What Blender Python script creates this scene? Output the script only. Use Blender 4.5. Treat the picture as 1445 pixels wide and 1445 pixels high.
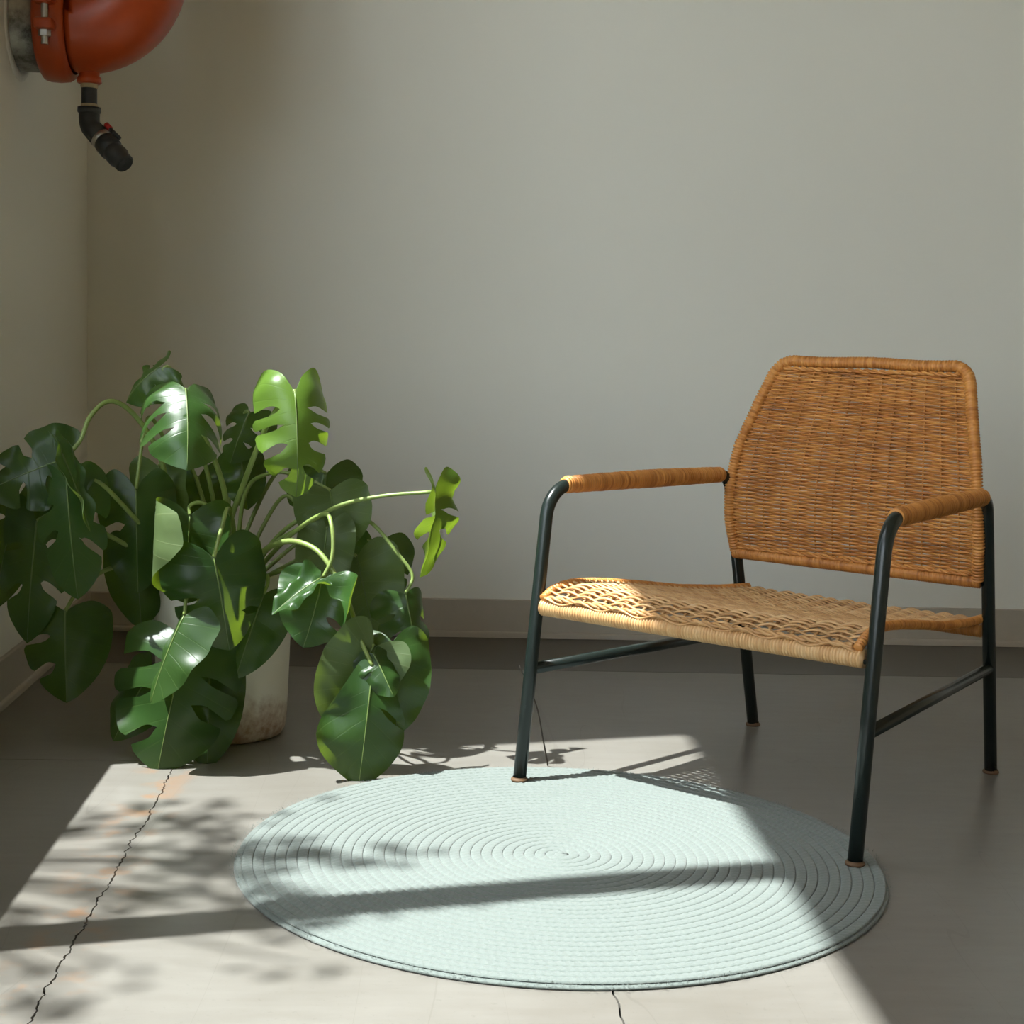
import bpy, bmesh, math, random
from mathutils import Vector, Matrix
import numpy as np

R = math.radians
for o in list(bpy.data.objects):
    bpy.data.objects.remove(o)
scene = bpy.context.scene
C = scene.collection

# ------------------------------------------------------------------ camera
PITCH, ROLL, YAW, FPX = 0.1084, 0.0292, 0.0611, 2220.84
fw = Vector((math.sin(YAW) * math.cos(PITCH), math.cos(YAW) * math.cos(PITCH), -math.sin(PITCH)))
rt = Vector((math.cos(YAW), -math.sin(YAW), 0))
up = rt.cross(fw)
r2 = math.cos(ROLL) * rt + math.sin(ROLL) * up
u2 = -math.sin(ROLL) * rt + math.cos(ROLL) * up
cd = bpy.data.cameras.new('camera')
cam = bpy.data.objects.new('camera', cd)
C.objects.link(cam)
M3 = Matrix((r2, u2, -fw)).transposed()
cam.matrix_world = Matrix.Translation((0, 0, 0.8)) @ M3.to_4x4()
cd.sensor_fit = 'HORIZONTAL'
cd.sensor_width = 36
cd.lens = FPX / 1445 * 36
cd.clip_start = 0.02
scene.camera = cam

# ------------------------------------------------------------------ light
vs = scene.view_settings
vs.view_transform = 'Standard'
vs.look = 'None'
vs.exposure = 0.58
vs.gamma = 1
vs.use_curve_mapping = False

SUN_AZ, SUN_EL = R(14.0), R(63.0)
cot = 1 / math.tan(SUN_EL)
sun_dir = Vector((math.cos(SUN_AZ) * cot, math.sin(SUN_AZ) * cot, -1)).normalized()
w = bpy.data.worlds.new('world')
scene.world = w
w.use_nodes = True
nt = w.node_tree
nt.nodes.clear()
sky = nt.nodes.new('ShaderNodeTexSky')
sky.sky_type = 'NISHITA'
sky.sun_disc = False
sky.sun_elevation = SUN_EL
sky.sun_rotation = math.atan2(-sun_dir.x, -sun_dir.y)
sky.dust_density = 0.6
sky.ozone_density = 1.0
bg = nt.nodes.new('ShaderNodeBackground')
bg.inputs['Strength'].default_value = 0.80
wo = nt.nodes.new('ShaderNodeOutputWorld')
haze = nt.nodes.new('ShaderNodeHueSaturation')          # thin summer haze whitens the blue
haze.inputs['Saturation'].default_value = 0.30
nt.links.new(sky.outputs[0], haze.inputs['Color'])
nt.links.new(haze.outputs[0], bg.inputs[0])
nt.links.new(bg.outputs[0], wo.inputs[0])
sd = bpy.data.lights.new('sun_offscreen', 'SUN')
sd.energy = 10.2
sd.angle = R(0.6)
sd.color = (0.985, 0.985, 0.985)
so = bpy.data.objects.new('sun_offscreen', sd)
C.objects.link(so)
so.location = (-6, -1, 9)
so.rotation_euler = sun_dir.to_track_quat('-Z', 'Y').to_euler()

# ------------------------------------------------------------------ helpers
def tag(o, label=None, cat=None, group=None, kind=None):
    if label: o['label'] = label
    if cat: o['category'] = cat
    if group: o['group'] = group
    if kind: o['kind'] = kind
    return o

def empty(name, loc=(0, 0, 0), rz=0, label=None, cat=None, group=None):
    o = bpy.data.objects.new(name, None)
    C.objects.link(o)
    o.location = loc
    o.rotation_euler = (0, 0, rz)
    o.empty_display_size = 0.05
    return tag(o, label, cat, group)

class MB:
    """collects geometry, builds ONE mesh object"""
    def __init__(s):
        s.v = []; s.f = []; s.uv = {}; s.rnd = []; s.cr = 0.5; s.mi = []; s.cm = 0
    def add(s, verts, faces):
        b = len(s.v)
        s.v.extend([tuple(p) for p in verts])
        s.rnd.extend([s.cr] * len(verts))
        for f in faces:
            s.f.append(tuple(i + b for i in f)); s.mi.append(s.cm)
        return b
    def box(s, x0, x1, y0, y1, z0, z1, bev=0.0):
        if bev <= 0:
            v = [(x, y, z) for z in (z0, z1) for y in (y0, y1) for x in (x0, x1)]
            s.add(v, [(0, 2, 3, 1), (4, 5, 7, 6), (0, 1, 5, 4), (2, 6, 7, 3), (0, 4, 6, 2), (1, 3, 7, 5)])
        else:
            bm = bmesh.new()
            bmesh.ops.create_cube(bm, size=1)
            for p in bm.verts:
                p.co = ((p.co.x + .5) * (x1 - x0) + x0, (p.co.y + .5) * (y1 - y0) + y0, (p.co.z + .5) * (z1 - z0) + z0)
            bmesh.ops.bevel(bm, geom=bm.edges[:], offset=bev, segments=2, affect='EDGES', profile=.5)
            bm.verts.index_update()
            s.add([p.co[:] for p in bm.verts], [[q.index for q in f.verts] for f in bm.faces])
            bm.free()
    def tube(s, pts, rad, n=10, caps=True, ref=None, closed=False, flat=None):
        """tube through pts; rad number or list; flat=(a,b,normal fn) gives an elliptical section"""
        pts = [Vector(p) for p in pts]
        m = len(pts)
        rr = rad if hasattr(rad, '__len__') else [rad] * m
        vs = []
        prev = None
        for i, p in enumerate(pts):
            if closed:
                t = pts[(i + 1) % m] - pts[i - 1]
            else:
                t = pts[min(i + 1, m - 1)] - pts[max(i - 1, 0)]
            t.normalize()
            if ref is not None:
                a = Vector(ref) - t * t.dot(Vector(ref))
            elif prev is None:
                a = Vector((0, 0, 1)) if abs(t.z) < .9 else Vector((1, 0, 0))
                a = a - t * t.dot(a)
            else:
                a = prev - t * t.dot(prev)
            a.normalize(); prev = a
            b = t.cross(a)
            fa, fb = (1, 1) if flat is None else flat
            for k in range(n):
                q = 2 * math.pi * k / n
                vs.append(p + (a * math.cos(q) * fa + b * math.sin(q) * fb) * rr[i])
        fs = []
        for i in range(m if closed else m - 1):
            j = (i + 1) % m
            for k in range(n):
                l = (k + 1) % n
                fs.append((i * n + k, i * n + l, j * n + l, j * n + k))
        if caps and not closed:
            fs.append(tuple(range(n - 1, -1, -1)))
            fs.append(tuple((m - 1) * n + k for k in range(n)))
        s.add(vs, fs)
    def lathe(s, prof, n=32, M=None, caps=(False, False)):
        """prof: (radius, height) list, about local z; M places it"""
        vs = []
        for r, h in prof:
            for k in range(n):
                q = 2 * math.pi * k / n
                p = Vector((r * math.cos(q), r * math.sin(q), h))
                vs.append(M @ p if M is not None else p)
        fs = []
        for i in range(len(prof) - 1):
            for k in range(n):
                l = (k + 1) % n
                fs.append((i * n + k, i * n + l, (i + 1) * n + l, (i + 1) * n + k))
        if caps[0]: fs.append(tuple(range(n - 1, -1, -1)))
        if caps[1]: fs.append(tuple((len(prof) - 1) * n + k for k in range(n)))
        s.add(vs, fs)
    def build(s, name, mat, parent=None, smooth=True, off=None, angle=None):
        me = bpy.data.meshes.new(name)
        v = s.v if off is None else [(p[0] - off[0], p[1] - off[1], p[2] - off[2]) for p in s.v]
        me.from_pydata(v, [], s.f)
        for m in (mat if isinstance(mat, (list, tuple)) else [mat]):
            me.materials.append(m)
        if any(s.mi): me.polygons.foreach_set('material_index', s.mi)
        if smooth: me.polygons.foreach_set('use_smooth', [True] * len(s.f))
        at = me.attributes.new('rnd', 'FLOAT', 'POINT')
        at.data.foreach_set('value', s.rnd)
        me.update()
        if angle is not None:
            me.set_sharp_from_angle(angle=R(angle))
        o = bpy.data.objects.new(name, me)
        C.objects.link(o)
        if parent is not None: o.parent = parent
        return o

def axis(p, d):
    """matrix whose z axis is d, at p"""
    return Matrix.Translation(p) @ Vector(d).to_track_quat('Z', 'Y').to_matrix().to_4x4()

def crom(P, n=8):
    """Catmull-Rom through P"""
    P = [Vector(p) for p in P]
    out = []
    for i in range(len(P) - 1):
        a = P[i - 1] if i else P[0] * 2 - P[1]
        b, c = P[i], P[i + 1]
        d = P[i + 2] if i + 2 < len(P) else P[-1] * 2 - P[-2]
        for k in range(n):
            t = k / n
            out.append(.5 * ((2 * b) + (c - a) * t + (2 * a - 5 * b + 4 * c - d) * t * t + (3 * b - a - 3 * c + d) * t ** 3))
    out.append(P[-1])
    return out

def fillet(P, rad, n=8):
    """polyline with its inner corners rounded"""
    P = [Vector(p) for p in P]
    out = [P[0]]
    for i in range(1, len(P) - 1):
        r = rad[i - 1] if hasattr(rad, '__len__') else rad
        a = (P[i - 1] - P[i]).normalized(); b = (P[i + 1] - P[i]).normalized()
        ang = a.angle(b)
        dl = r / math.tan(ang / 2)
        s, e = P[i] + a * dl, P[i] + b * dl
        cen = P[i] + (a + b).normalized() * (r / math.sin(ang / 2))
        va, vb = s - cen, e - cen
        tot = va.angle(vb)
        for k in range(n + 1):
            t = k / n
            out.append(cen + (va * math.sin((1 - t) * tot) + vb * math.sin(t * tot)) / math.sin(tot))
    out.append(P[-1])
    return out

def resample(P, step):
    P = [Vector(p) for p in P]
    out = [P[0]]; acc = 0.0
    total = sum((P[i + 1] - P[i]).length for i in range(len(P) - 1))
    n = max(2, int(round(total / step)))
    seg = total / n
    want = seg; d = 0
    for i in range(len(P) - 1):
        L = (P[i + 1] - P[i]).length
        while want <= d + L + 1e-9 and len(out) < n:
            out.append(P[i].lerp(P[i + 1], (want - d) / L)); want += seg
        d += L
    out.append(P[-1])
    return out

def interp(x, xs, ys):
    return float(np.interp(x, xs, ys))

# ------------------------------------------------------------------ materials
class NT:
    def __init__(s, name):
        s.m = bpy.data.materials.new(name)
        s.m.use_nodes = True
        s.t = s.m.node_tree
        s.t.nodes.clear()
        s.out = s.n('OutputMaterial')
    def n(s, kind, **kw):
        nd = s.t.nodes.new('ShaderNode' + kind)
        for k, v in kw.items():
            if k.startswith('_'):
                setattr(nd, k[1:], v)
            else:
                s.set(nd, k, v)
        return nd
    def set(s, nd, k, v):
        k2 = k.replace('__', ' ')
        sock = nd.inputs[int(k2[1:])] if (k2[0] == 'i' and k2[1:].isdigit()) else nd.inputs[k2]
        if hasattr(v, 'outputs'): s.t.links.new(v.outputs[0], sock)
        elif isinstance(v, bpy.types.NodeSocket): s.t.links.new(v, sock)
        else: sock.default_value = v
    def math(s, op, a, b=0.0, clamp=False):
        return s.n('Math', _operation=op, _use_clamp=clamp, i0=a, i1=b)
    def mix(s, f, a, b, blend='MIX'):
        nd = s.n('Mix', _data_type='RGBA', _blend_type=blend)
        s.set(nd, 'i0', f); s.set(nd, 'i6', a); s.set(nd, 'i7', b)
        return nd.outputs[2]
    def ramp(s, f, stops):
        nd = s.n('ValToRGB', i0=f)
        el = nd.color_ramp.elements
        while len(el) < len(stops): el.new(.5)
        for e, (p, c) in zip(el, stops):
            e.position = p
            e.color = c if len(c) == 4 else (*c, 1)
        return nd.outputs[0]
    def noise(s, scale, detail=4, rough=.55, vec=None, dist=0.0):
        nd = s.n('TexNoise', Scale=scale, Detail=detail, Roughness=rough, Distortion=dist)
        if vec is not None: s.set(nd, 'Vector', vec)
        return nd.outputs[0]
    def bsdf(s, **kw):
        b = s.n('BsdfPrincipled')
        for k, v in kw.items(): s.set(b, k, v)
        return b
    def bump(s, h, strength=.3, dist=.002, normal=None):
        nd = s.n('Bump', Strength=strength, Distance=dist, Height=h)
        if normal is not None: s.set(nd, 'Normal', normal)
        return nd.outputs[0]
    def done(s, sh):
        s.t.links.new(sh.outputs[0], s.out.inputs[0])
        return s.m

def c4(r, g, b): return (r, g, b, 1)

MAT = {}
def simple(name, col, rough=.5, metal=0.0, var=.08, scale=60, bump=.1, coat=0.0):
    k = NT(name)
    tc = k.n('TexCoord').outputs['Object']
    nz = k.noise(scale, 4, .6, tc)
    colr = k.mix(nz, c4(*[x * (1 - var * 2) for x in col]), c4(*[min(1, x * (1 + var * 2)) for x in col]))
    b = k.bsdf(Base__Color=colr, Roughness=rough, Metallic=metal, Normal=k.bump(nz, bump, .001))
    b.inputs['Coat Weight'].default_value = coat
    MAT[name] = k.done(b)
    return MAT[name]

# painted plaster
k = NT('wall_paint')
tc = k.n('TexCoord').outputs['Object']
big = k.noise(1.3, 3, .5, tc)
fine = k.noise(220, 3, .6, tc)
col = k.mix(big, c4(.775, .775, .71), c4(.81, .81, .75))
MAT['wall'] = k.done(k.bsdf(Base__Color=col, Roughness=.62, Normal=k.bump(fine, .12, .0006)))
simple('base_paint', (.44, .40, .335), .42, 0, .03, 40, .05)
simple('ceiling_paint', (.56, .41, .23), .7, 0, .05, 30, .1)
simple('plaster_warm', (.78, .65, .46), .8, 0, .05, 20, .1)

# polished concrete; rust bleeding out of the crack at x = -0.434
def concrete(name, dark, mid, lite):
    k = NT(name)
    tc = k.n('TexCoord').outputs['Object']
    sep = k.n('SeparateXYZ', i0=tc)
    n1 = k.noise(2.1, 4, .5, tc)
    mp = k.n('Mapping', i0=tc); mp.inputs['Scale'].default_value = (6, 26, 1)
    n2 = k.noise(1.6, 4, .55, mp)
    n3 = k.noise(90, 4, .7, tc)
    f = k.math('ADD', k.math('MULTIPLY', n1, .72), k.math('MULTIPLY', n2, .28))
    col = k.ramp(f, [(.30, dark), (.5, mid), (.70, lite)])
    spk = k.ramp(n3, [(.28, c4(.55, .55, .55)), (.40, c4(1, 1, 1)), (.72, c4(1, 1, 1)), (.85, c4(1.2, 1.2, 1.2))])
    col = k.mix(.38, col, spk, 'MULTIPLY')
    # hairline scratches
    mp2 = k.n('Mapping', i0=tc); mp2.inputs['Scale'].default_value = (7, .55, 1); mp2.inputs['Rotation'].default_value = (0, 0, .14)
    sn = k.noise(1.0, 1, .4, mp2)
    scl = k.math('LESS_THAN', k.math('ABSOLUTE', k.math('SUBTRACT', sn, .52)), .0014)
    col = k.mix(k.math('MULTIPLY', scl, .16), col, c4(.07, .06, .05))
    # rust
    dx = k.math('ABSOLUTE', k.math('ADD', sep.outputs[0], .445))
    near = k.math('SUBTRACT', 1.0, k.math('DIVIDE', dx, .075), clamp=True)
    rn = k.noise(13, 4, .6, tc)
    fr = k.math('LESS_THAN', sep.outputs[1], 2.86)
    rm = k.math('MULTIPLY', k.math('MULTIPLY', near, k.ramp(rn, [(.52, c4(0, 0, 0)), (.62, c4(1, 1, 1))])), fr)
    col = k.mix(k.math('MULTIPLY', rm, .55), col, c4(.30, .145, .06))
    b = k.bsdf(Base__Color=col, Roughness=k.math('ADD', k.math('MULTIPLY', n1, .06), .29))
    b.inputs['IOR'].default_value = 1.5
    MAT[name] = k.done(b)
concrete('concrete', (.156, .143, .122), (.193, .180, .159), (.232, .220, .198))
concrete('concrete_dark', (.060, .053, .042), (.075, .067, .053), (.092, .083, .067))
simple('joint_grit', (.06, .05, .04), .9, 0, .2, 200, .3)

# black-green lacquered steel
k = NT('lacquer')
tc = k.n('TexCoord').outputs['Object']
sp = k.ramp(k.noise(140, 3, .6, tc), [(.72, c4(0, 0, 0)), (.80, c4(1, 1, 1))])
col = k.mix(k.math('MULTIPLY', sp, .25), c4(.010, .016, .014), c4(.10, .10, .09))
MAT['lacquer'] = k.done(k.bsdf(Base__Color=col, Roughness=.27, Normal=k.bump(k.noise(60, 3, .5, tc), .05, .0008)))
simple('foot_pad', (.12, .065, .03), .7, 0, .15, 150, .3)
simple('steel', (.45, .45, .43), .35, 1.0, .1, 120, .1)

# cane: colour varies strand by strand and along each strand
def cane(name, stops):
    k = NT(name)
    tc = k.n('TexCoord').outputs['Object']
    at = k.n('Attribute', _attribute_name='rnd').outputs['Fac']
    n1 = k.noise(38, 4, .6, tc)
    n2 = k.noise(9, 3, .5, tc)
    f = k.math('ADD', k.math('MULTIPLY', at, .26), k.math('ADD', k.math('MULTIPLY', n1, .42), k.math('MULTIPLY', n2, .32)))
    col = k.ramp(f, stops)
    fb = k.noise(420, 2, .5, tc)
    MAT[name] = k.done(k.bsdf(Base__Color=col, Roughness=.46, Normal=k.bump(fb, .18, .0006)))
cane('cane', [(.22, (.25, .082, .016)), (.42, (.50, .195, .042)), (.60, (.64, .285, .070)), (.85, (.78, .43, .14))])
cane('cane_pale', [(.22, (.32, .155, .055)), (.42, (.50, .272, .105)), (.60, (.62, .375, .165)), (.85, (.74, .53, .29))])

# rug cotton
k = NT('rug_cotton')
tc = k.n('TexCoord').outputs['Object']
n1 = k.noise(260, 3, .7, tc)
n2 = k.noise(5, 3, .5, tc)
at = k.n('Attribute', _attribute_name='rnd').outputs['Fac']
col = k.mix(n1, c4(.122, .150, .137), c4(.184, .212, .198))
fl = k.ramp(k.noise(85, 2, .5, tc), [(.70, c4(0, 0, 0)), (.76, c4(1, 1, 1))])
col = k.mix(k.math('MULTIPLY', fl, .5), col, c4(.085, .10, .085))
col = k.mix(k.math('MULTIPLY', n2, .22), col, c4(.165, .188, .168))
b = k.bsdf(Base__Color=col, Roughness=.95, Normal=k.bump(n1, .5, .0015))
b.inputs['Sheen Weight'].default_value = .25
MAT['rug'] = k.done(b)

# pot: off-white glaze stained rusty at the foot
k = NT('pot_glaze')
tc = k.n('TexCoord').outputs['Object']
sep = k.n('SeparateXYZ', i0=tc)
n1 = k.noise(9, 6, .65, tc)
n2 = k.noise(45, 4, .6, tc)
base = k.mix(n1, c4(.72, .69, .60), c4(.82, .79, .71))
h = k.math('ADD', sep.outputs[2], k.math('MULTIPLY', k.math('SUBTRACT', n1, .5), -.22))
st = k.ramp(h, [(.010, c4(1, 1, 1)), (.045, c4(.75, .75, .75)), (.085, c4(0, 0, 0))])
stn = k.math('MULTIPLY', st, k.ramp(n2, [(.30, c4(.35, .35, .35)), (.6, c4(1, 1, 1))]))
col = k.mix(k.math('MULTIPLY', stn, .85), base, c4(.26, .125, .055))
spk = k.ramp(k.noise(120, 2, .5, tc), [(.76, c4(0, 0, 0)), (.8, c4(1, 1, 1))])
col = k.mix(k.math('MULTIPLY', spk, .35), col, c4(.12, .10, .08))
MAT['pot'] = k.done(k.bsdf(Base__Color=col, Roughness=.55, Normal=k.bump(n2, .12, .002)))
simple('soil', (.035, .024, .016), .95, 0, .3, 90, .8)

# leaves: waxy top, paler underside, light shining through
k = NT('leaf')
uv = k.n('UVMap', _uv_map='leafuv').outputs[0]
sep = k.n('SeparateXYZ', i0=uv)
tint = k.n('ObjectInfo').outputs['Color']
tc = k.n('TexCoord').outputs['Object']
n1 = k.noise(22, 4, .6, tc)
vein = k.math('ABSOLUTE', k.math('SUBTRACT', k.math('FRACT', k.math('MULTIPLY', sep.outputs[0], 11.0)), .5))
vl = k.ramp(vein, [(0, c4(1, 1, 1)), (.05, c4(0, 0, 0))])
top = k.mix(k.math('MULTIPLY', n1, .5), tint, k.mix(.55, tint, c4(.012, .045, .008)))
top = k.mix(k.math('MULTIPLY', vl, .22), top, c4(.10, .17, .04))
under = k.mix(.42, tint, c4(.20, .26, .11))
under = k.mix(k.math('MULTIPLY', vl, .3), under, c4(.26, .32, .14))
bf = k.n('NewGeometry').outputs['Backfacing']
col = k.mix(bf, top, under)
rough = k.n('MapRange', i0=bf, i1=0.0, i2=1.0, i3=.33, i4=.5)
hh = k.math('ADD', k.math('MULTIPLY', vl, -.6), n1)
nb = k.bump(hh, .25, .0015)
b = k.bsdf(Base__Color=col, Roughness=rough, Normal=nb)
trc = k.mix(.5, tint, c4(.42, .60, .02))
tr = k.n('BsdfTranslucent', i0=trc)
ms = k.n('MixShader', i0=.30, i1=b, i2=tr)
MAT['leaf'] = k.done(ms)
simple('petiole', (.20, .27, .07), .42, 0, .2, 30, .1)
simple('midrib', (.13, .19, .05), .45, 0, .1, 30, .1)

# pipe
k = NT('orange_enamel')
tc = k.n('TexCoord').outputs['Object']
n1 = k.noise(30, 4, .6, tc)
col = k.mix(n1, c4(.36, .045, .006), c4(.48, .070, .010))
chip = k.ramp(k.noise(55, 3, .6, tc), [(.74, c4(0, 0, 0)), (.78, c4(1, 1, 1))])
col = k.mix(k.math('MULTIPLY', chip, .6), col, c4(.16, .03, .01))
MAT['orange'] = k.done(k.bsdf(Base__Color=col, Roughness=.34, Normal=k.bump(n1, .12, .002)))
k = NT('galvanised')
tc = k.n('TexCoord').outputs['Object']
n1 = k.noise(14, 6, .7, tc)
col = k.ramp(n1, [(.35, c4(.10, .095, .08)), (.5, c4(.36, .355, .32)), (.7, c4(.52, .515, .47))])
MAT['galv'] = k.done(k.bsdf(Base__Color=col, Roughness=.48, Metallic=.6, Normal=k.bump(n1, .15, .002)))
simple('black_iron', (.022, .023, .021), .5, .1, .25, 60, .35)
simple('thread_tape', (.42, .34, .20), .8, 0, .15, 150, .4)
simple('red_plastic', (.40, .015, .012), .4, 0, .05)
simple('white_sealant', (.72, .71, .66), .6, 0, .05)
simple('window_metal', (.08, .085, .08), .45, .3, .05)
simple('pavement', (.33, .32, .29), .9, 0, .1, 8, .1)
simple('bark', (.10, .07, .045), .9, 0, .2, 50, .5)
simple('outdoor_leaf', (.07, .14, .03), .5, 0, .2, 30, .1)
simple('evergreen', (.030, .055, .020), .8, 0, .3, 12, .3)  # foliage of the added sky-blocking trees and lumps
simple('twig_dry', (.05, .04, .03), .7, 0, .2, 90, .2)
k = NT('window_glass')
tr = k.n('BsdfTransparent', i0=c4(.96, .98, .97))
gl = k.n('BsdfGlossy', i0=c4(1, 1, 1), i1=.02)
MAT['glass'] = k.done(k.n('MixShader', i0=.05, i1=tr, i2=gl))

# ================================================================== ROOM
XL, YB, XR, YR, ZC = -0.869, 4.200, 4.4, -3.2, 3.75
WT = 0.20                                   # wall thickness
SILL, HEAD, WY0, WY1 = 0.645, 3.35, -3.05, 2.80

def structure(name, mb, mat, parent=None, smooth=False, **kw):
    o = mb.build(name, mat, parent, smooth, **kw)
    if parent is None: tag(o, kind='structure')
    return o

# floor: bed + cast slabs with open joints
b = MB(); b.box(XL - WT, XR + WT, YR - WT, YB + WT, -.20, -.02)
floor = structure('floor', b, MAT['joint_grit'])
tag(floor, 'polished grey concrete floor with cracked joints')
rng = random.Random(4)
def jag(p, q, step=.012, amp=.0022, fixed=True):
    p, q = Vector(p), Vector(q)
    n = max(2, int((q - p).length / step))
    d = (q - p).normalized(); nn = Vector((-d.y, d.x))
    out = []
    a = 0
    for i in range(n + 1):
        a = .75 * a + rng.uniform(-1, 1) * amp
        aa = 0 if (i in (0, n)) else a + (rng.uniform(-1, 1) * amp * .5)
        out.append(p.lerp(q, i / n) + nn * aa)
    return out
def slab(outline, mat):
    bm = bmesh.new()
    vv = [bm.verts.new((p[0], p[1], -.05)) for p in outline]
    f = bm.faces.new(vv)
    if f.normal.z < 0: f.normal_flip()
    ex = bmesh.ops.extrude_face_region(bm, geom=[f])
    for e in ex['geom']:
        if isinstance(e, bmesh.types.BMVert): e.co.z = 0
    bmesh.ops.triangulate(bm, faces=[g for g in bm.faces if len(g.verts) > 4])
    bmesh.ops.recalc_face_normals(bm, faces=bm.faces[:])
    me = bpy.data.meshes.new('concrete_slab')
    bm.to_mesh(me); bm.free()
    me.materials.append(mat)
    o = bpy.data.objects.new('concrete_slab', me)
    C.objects.link(o); o.parent = floor
    return o
CX, J1, J2, CX2, g = -.434, 3.778, 2.906, .2586, .0016
crackL = jag((CX, YR), (CX, J2 - .001), .0065, .0026)
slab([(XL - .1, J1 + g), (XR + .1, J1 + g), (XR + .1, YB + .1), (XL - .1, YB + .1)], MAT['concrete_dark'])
slab([(XL - .1, J2 + g), (CX - .0008, J2 + g), (CX - .0008, J1 - .0005), (XL - .1, J1 - .0005)], MAT['concrete'])
slab([(XL - .1, YR - .1)] + [(p.x - .0007 - .0016 * abs(math.sin(p.y * 41) * math.sin(p.y * 173)), p.y) for p in crackL] + [(XL - .1, J2 - .0004)], MAT['concrete'])
crackR = jag((CX2, YR), (CX2 - .001, 2.1), .016, .0022)
slab([(p.x + .0006 + .0008 * abs(math.sin(p.y * 87)), p.y) for p in crackL[::-1]] + [(p.x - .0013, p.y) for p in crackR] +
     [(p.x + .0013, p.y) for p in crackR[::-1]] + [(XR + .1, YR), (XR + .1, J1 - .0005), (CX + .0002, J1 - .0005), (CX + .0002, J2)], MAT['concrete'])

b = MB(); b.box(XL - WT, XR + WT, YB, YB + WT, -.1, ZC)
tag(structure('wall_back', b, MAT['wall']), 'plain pale grey painted wall behind the armchair')
b = MB(); b.box(XR, XR + WT, YR, YB, -.1, ZC)
structure('wall_right', b, MAT['plaster_warm'])
b = MB(); b.box(XL - WT, XR + WT, YR - WT, YR, -.1, ZC)
structure('wall_rear', b, MAT['plaster_warm'])
b = MB()
b.box(XL - WT, XL, WY1, YB, -.1, ZC)
b.box(XL - WT, XL, YR, WY0, -.1, ZC)
b.box(XL - WT, XL, WY0, WY1, -.1, SILL)
b.box(XL - WT, XL, WY0, WY1, HEAD, ZC)
tag(structure('wall_left', b, MAT['wall']), 'painted side wall with the tall window and orange pipe')
b = MB(); b.box(XL - WT, XR + WT, YR - WT, YB + WT, ZC, ZC + .2)
structure('ceiling', b, MAT['ceiling_paint'])

def skirting(name, prof, run):
    """prof (depth from wall, z) swept along run = (p, q, inward normal)"""
    p, q, n = map(Vector, run)
    b = MB()
    vs = [e + n * d + Vector((0, 0, z)) for e in (p, q) for d, z in prof]
    m = len(prof)
    b.add(vs, [(i, i + 1, m + i + 1, m + i) for i in range(m - 1)] + [tuple(range(m))[::-1], tuple(range(m, 2 * m))])
    return structure(name, b, MAT['base_paint'])
prof = [(0, .1045), (.006, .1045), (.009, .102), (.009, .017), (.013, .0155), (.0155, .012), (.0165, .001), (0, .001)]
skirting('baseboard_back', prof, ((XR, YB, 0), (XL, YB, 0), (0, -1, 0)))
skirting('baseboard_left', prof, ((XL, YB, 0), (XL, YR, 0), (1, 0, 0)))
skirting('baseboard_right', prof, ((XR, YR, 0), (XR, YB, 0), (-1, 0, 0)))

# tall window in the left wall
XO = XL - WT
wroot = empty('window_1', (XO, (WY0 + WY1) / 2, SILL))
tag(wroot, kind='structure')
wo_ = wroot.location
b = MB()
b.box(XO, XO + .06, WY1 - .036, WY1, SILL, HEAD)
b.box(XO, XO + .06, WY0, WY0 + .036, SILL, HEAD)
b.box(XO, XO + .06, WY0, WY1, SILL, SILL + .05)
b.box(XO, XO + .06, WY0, WY1, HEAD - .045, HEAD)
b.build('window_frame', MAT['window_metal'], wroot, False, wo_)
mul = [1.90, 1.03, .16, -.71, -1.58, -2.45]
for y in mul:
    b = MB(); b.box(XO, XO + .06, y - .036, y + .036, SILL + .05, HEAD - .045)
    b.build('mullion', MAT['window_metal'], wroot, False, wo_)
edges = [WY1 - .036] + [e for y in mul for e in (y + .036, y - .036)] + [WY0 + .036]
for i in range(0, len(edges), 2):
    b = MB(); b.box(XO + .028, XO + .032, edges[i + 1], edges[i], SILL + .05, HEAD - .045)
    b.build('pane', MAT['glass'], wroot, False, wo_)
b = MB(); b.box(-40, XO, -30, 34, -.45, -.25)
tag(structure('ground', b, MAT['pavement']), 'pale paved ground outside the window')

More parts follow.
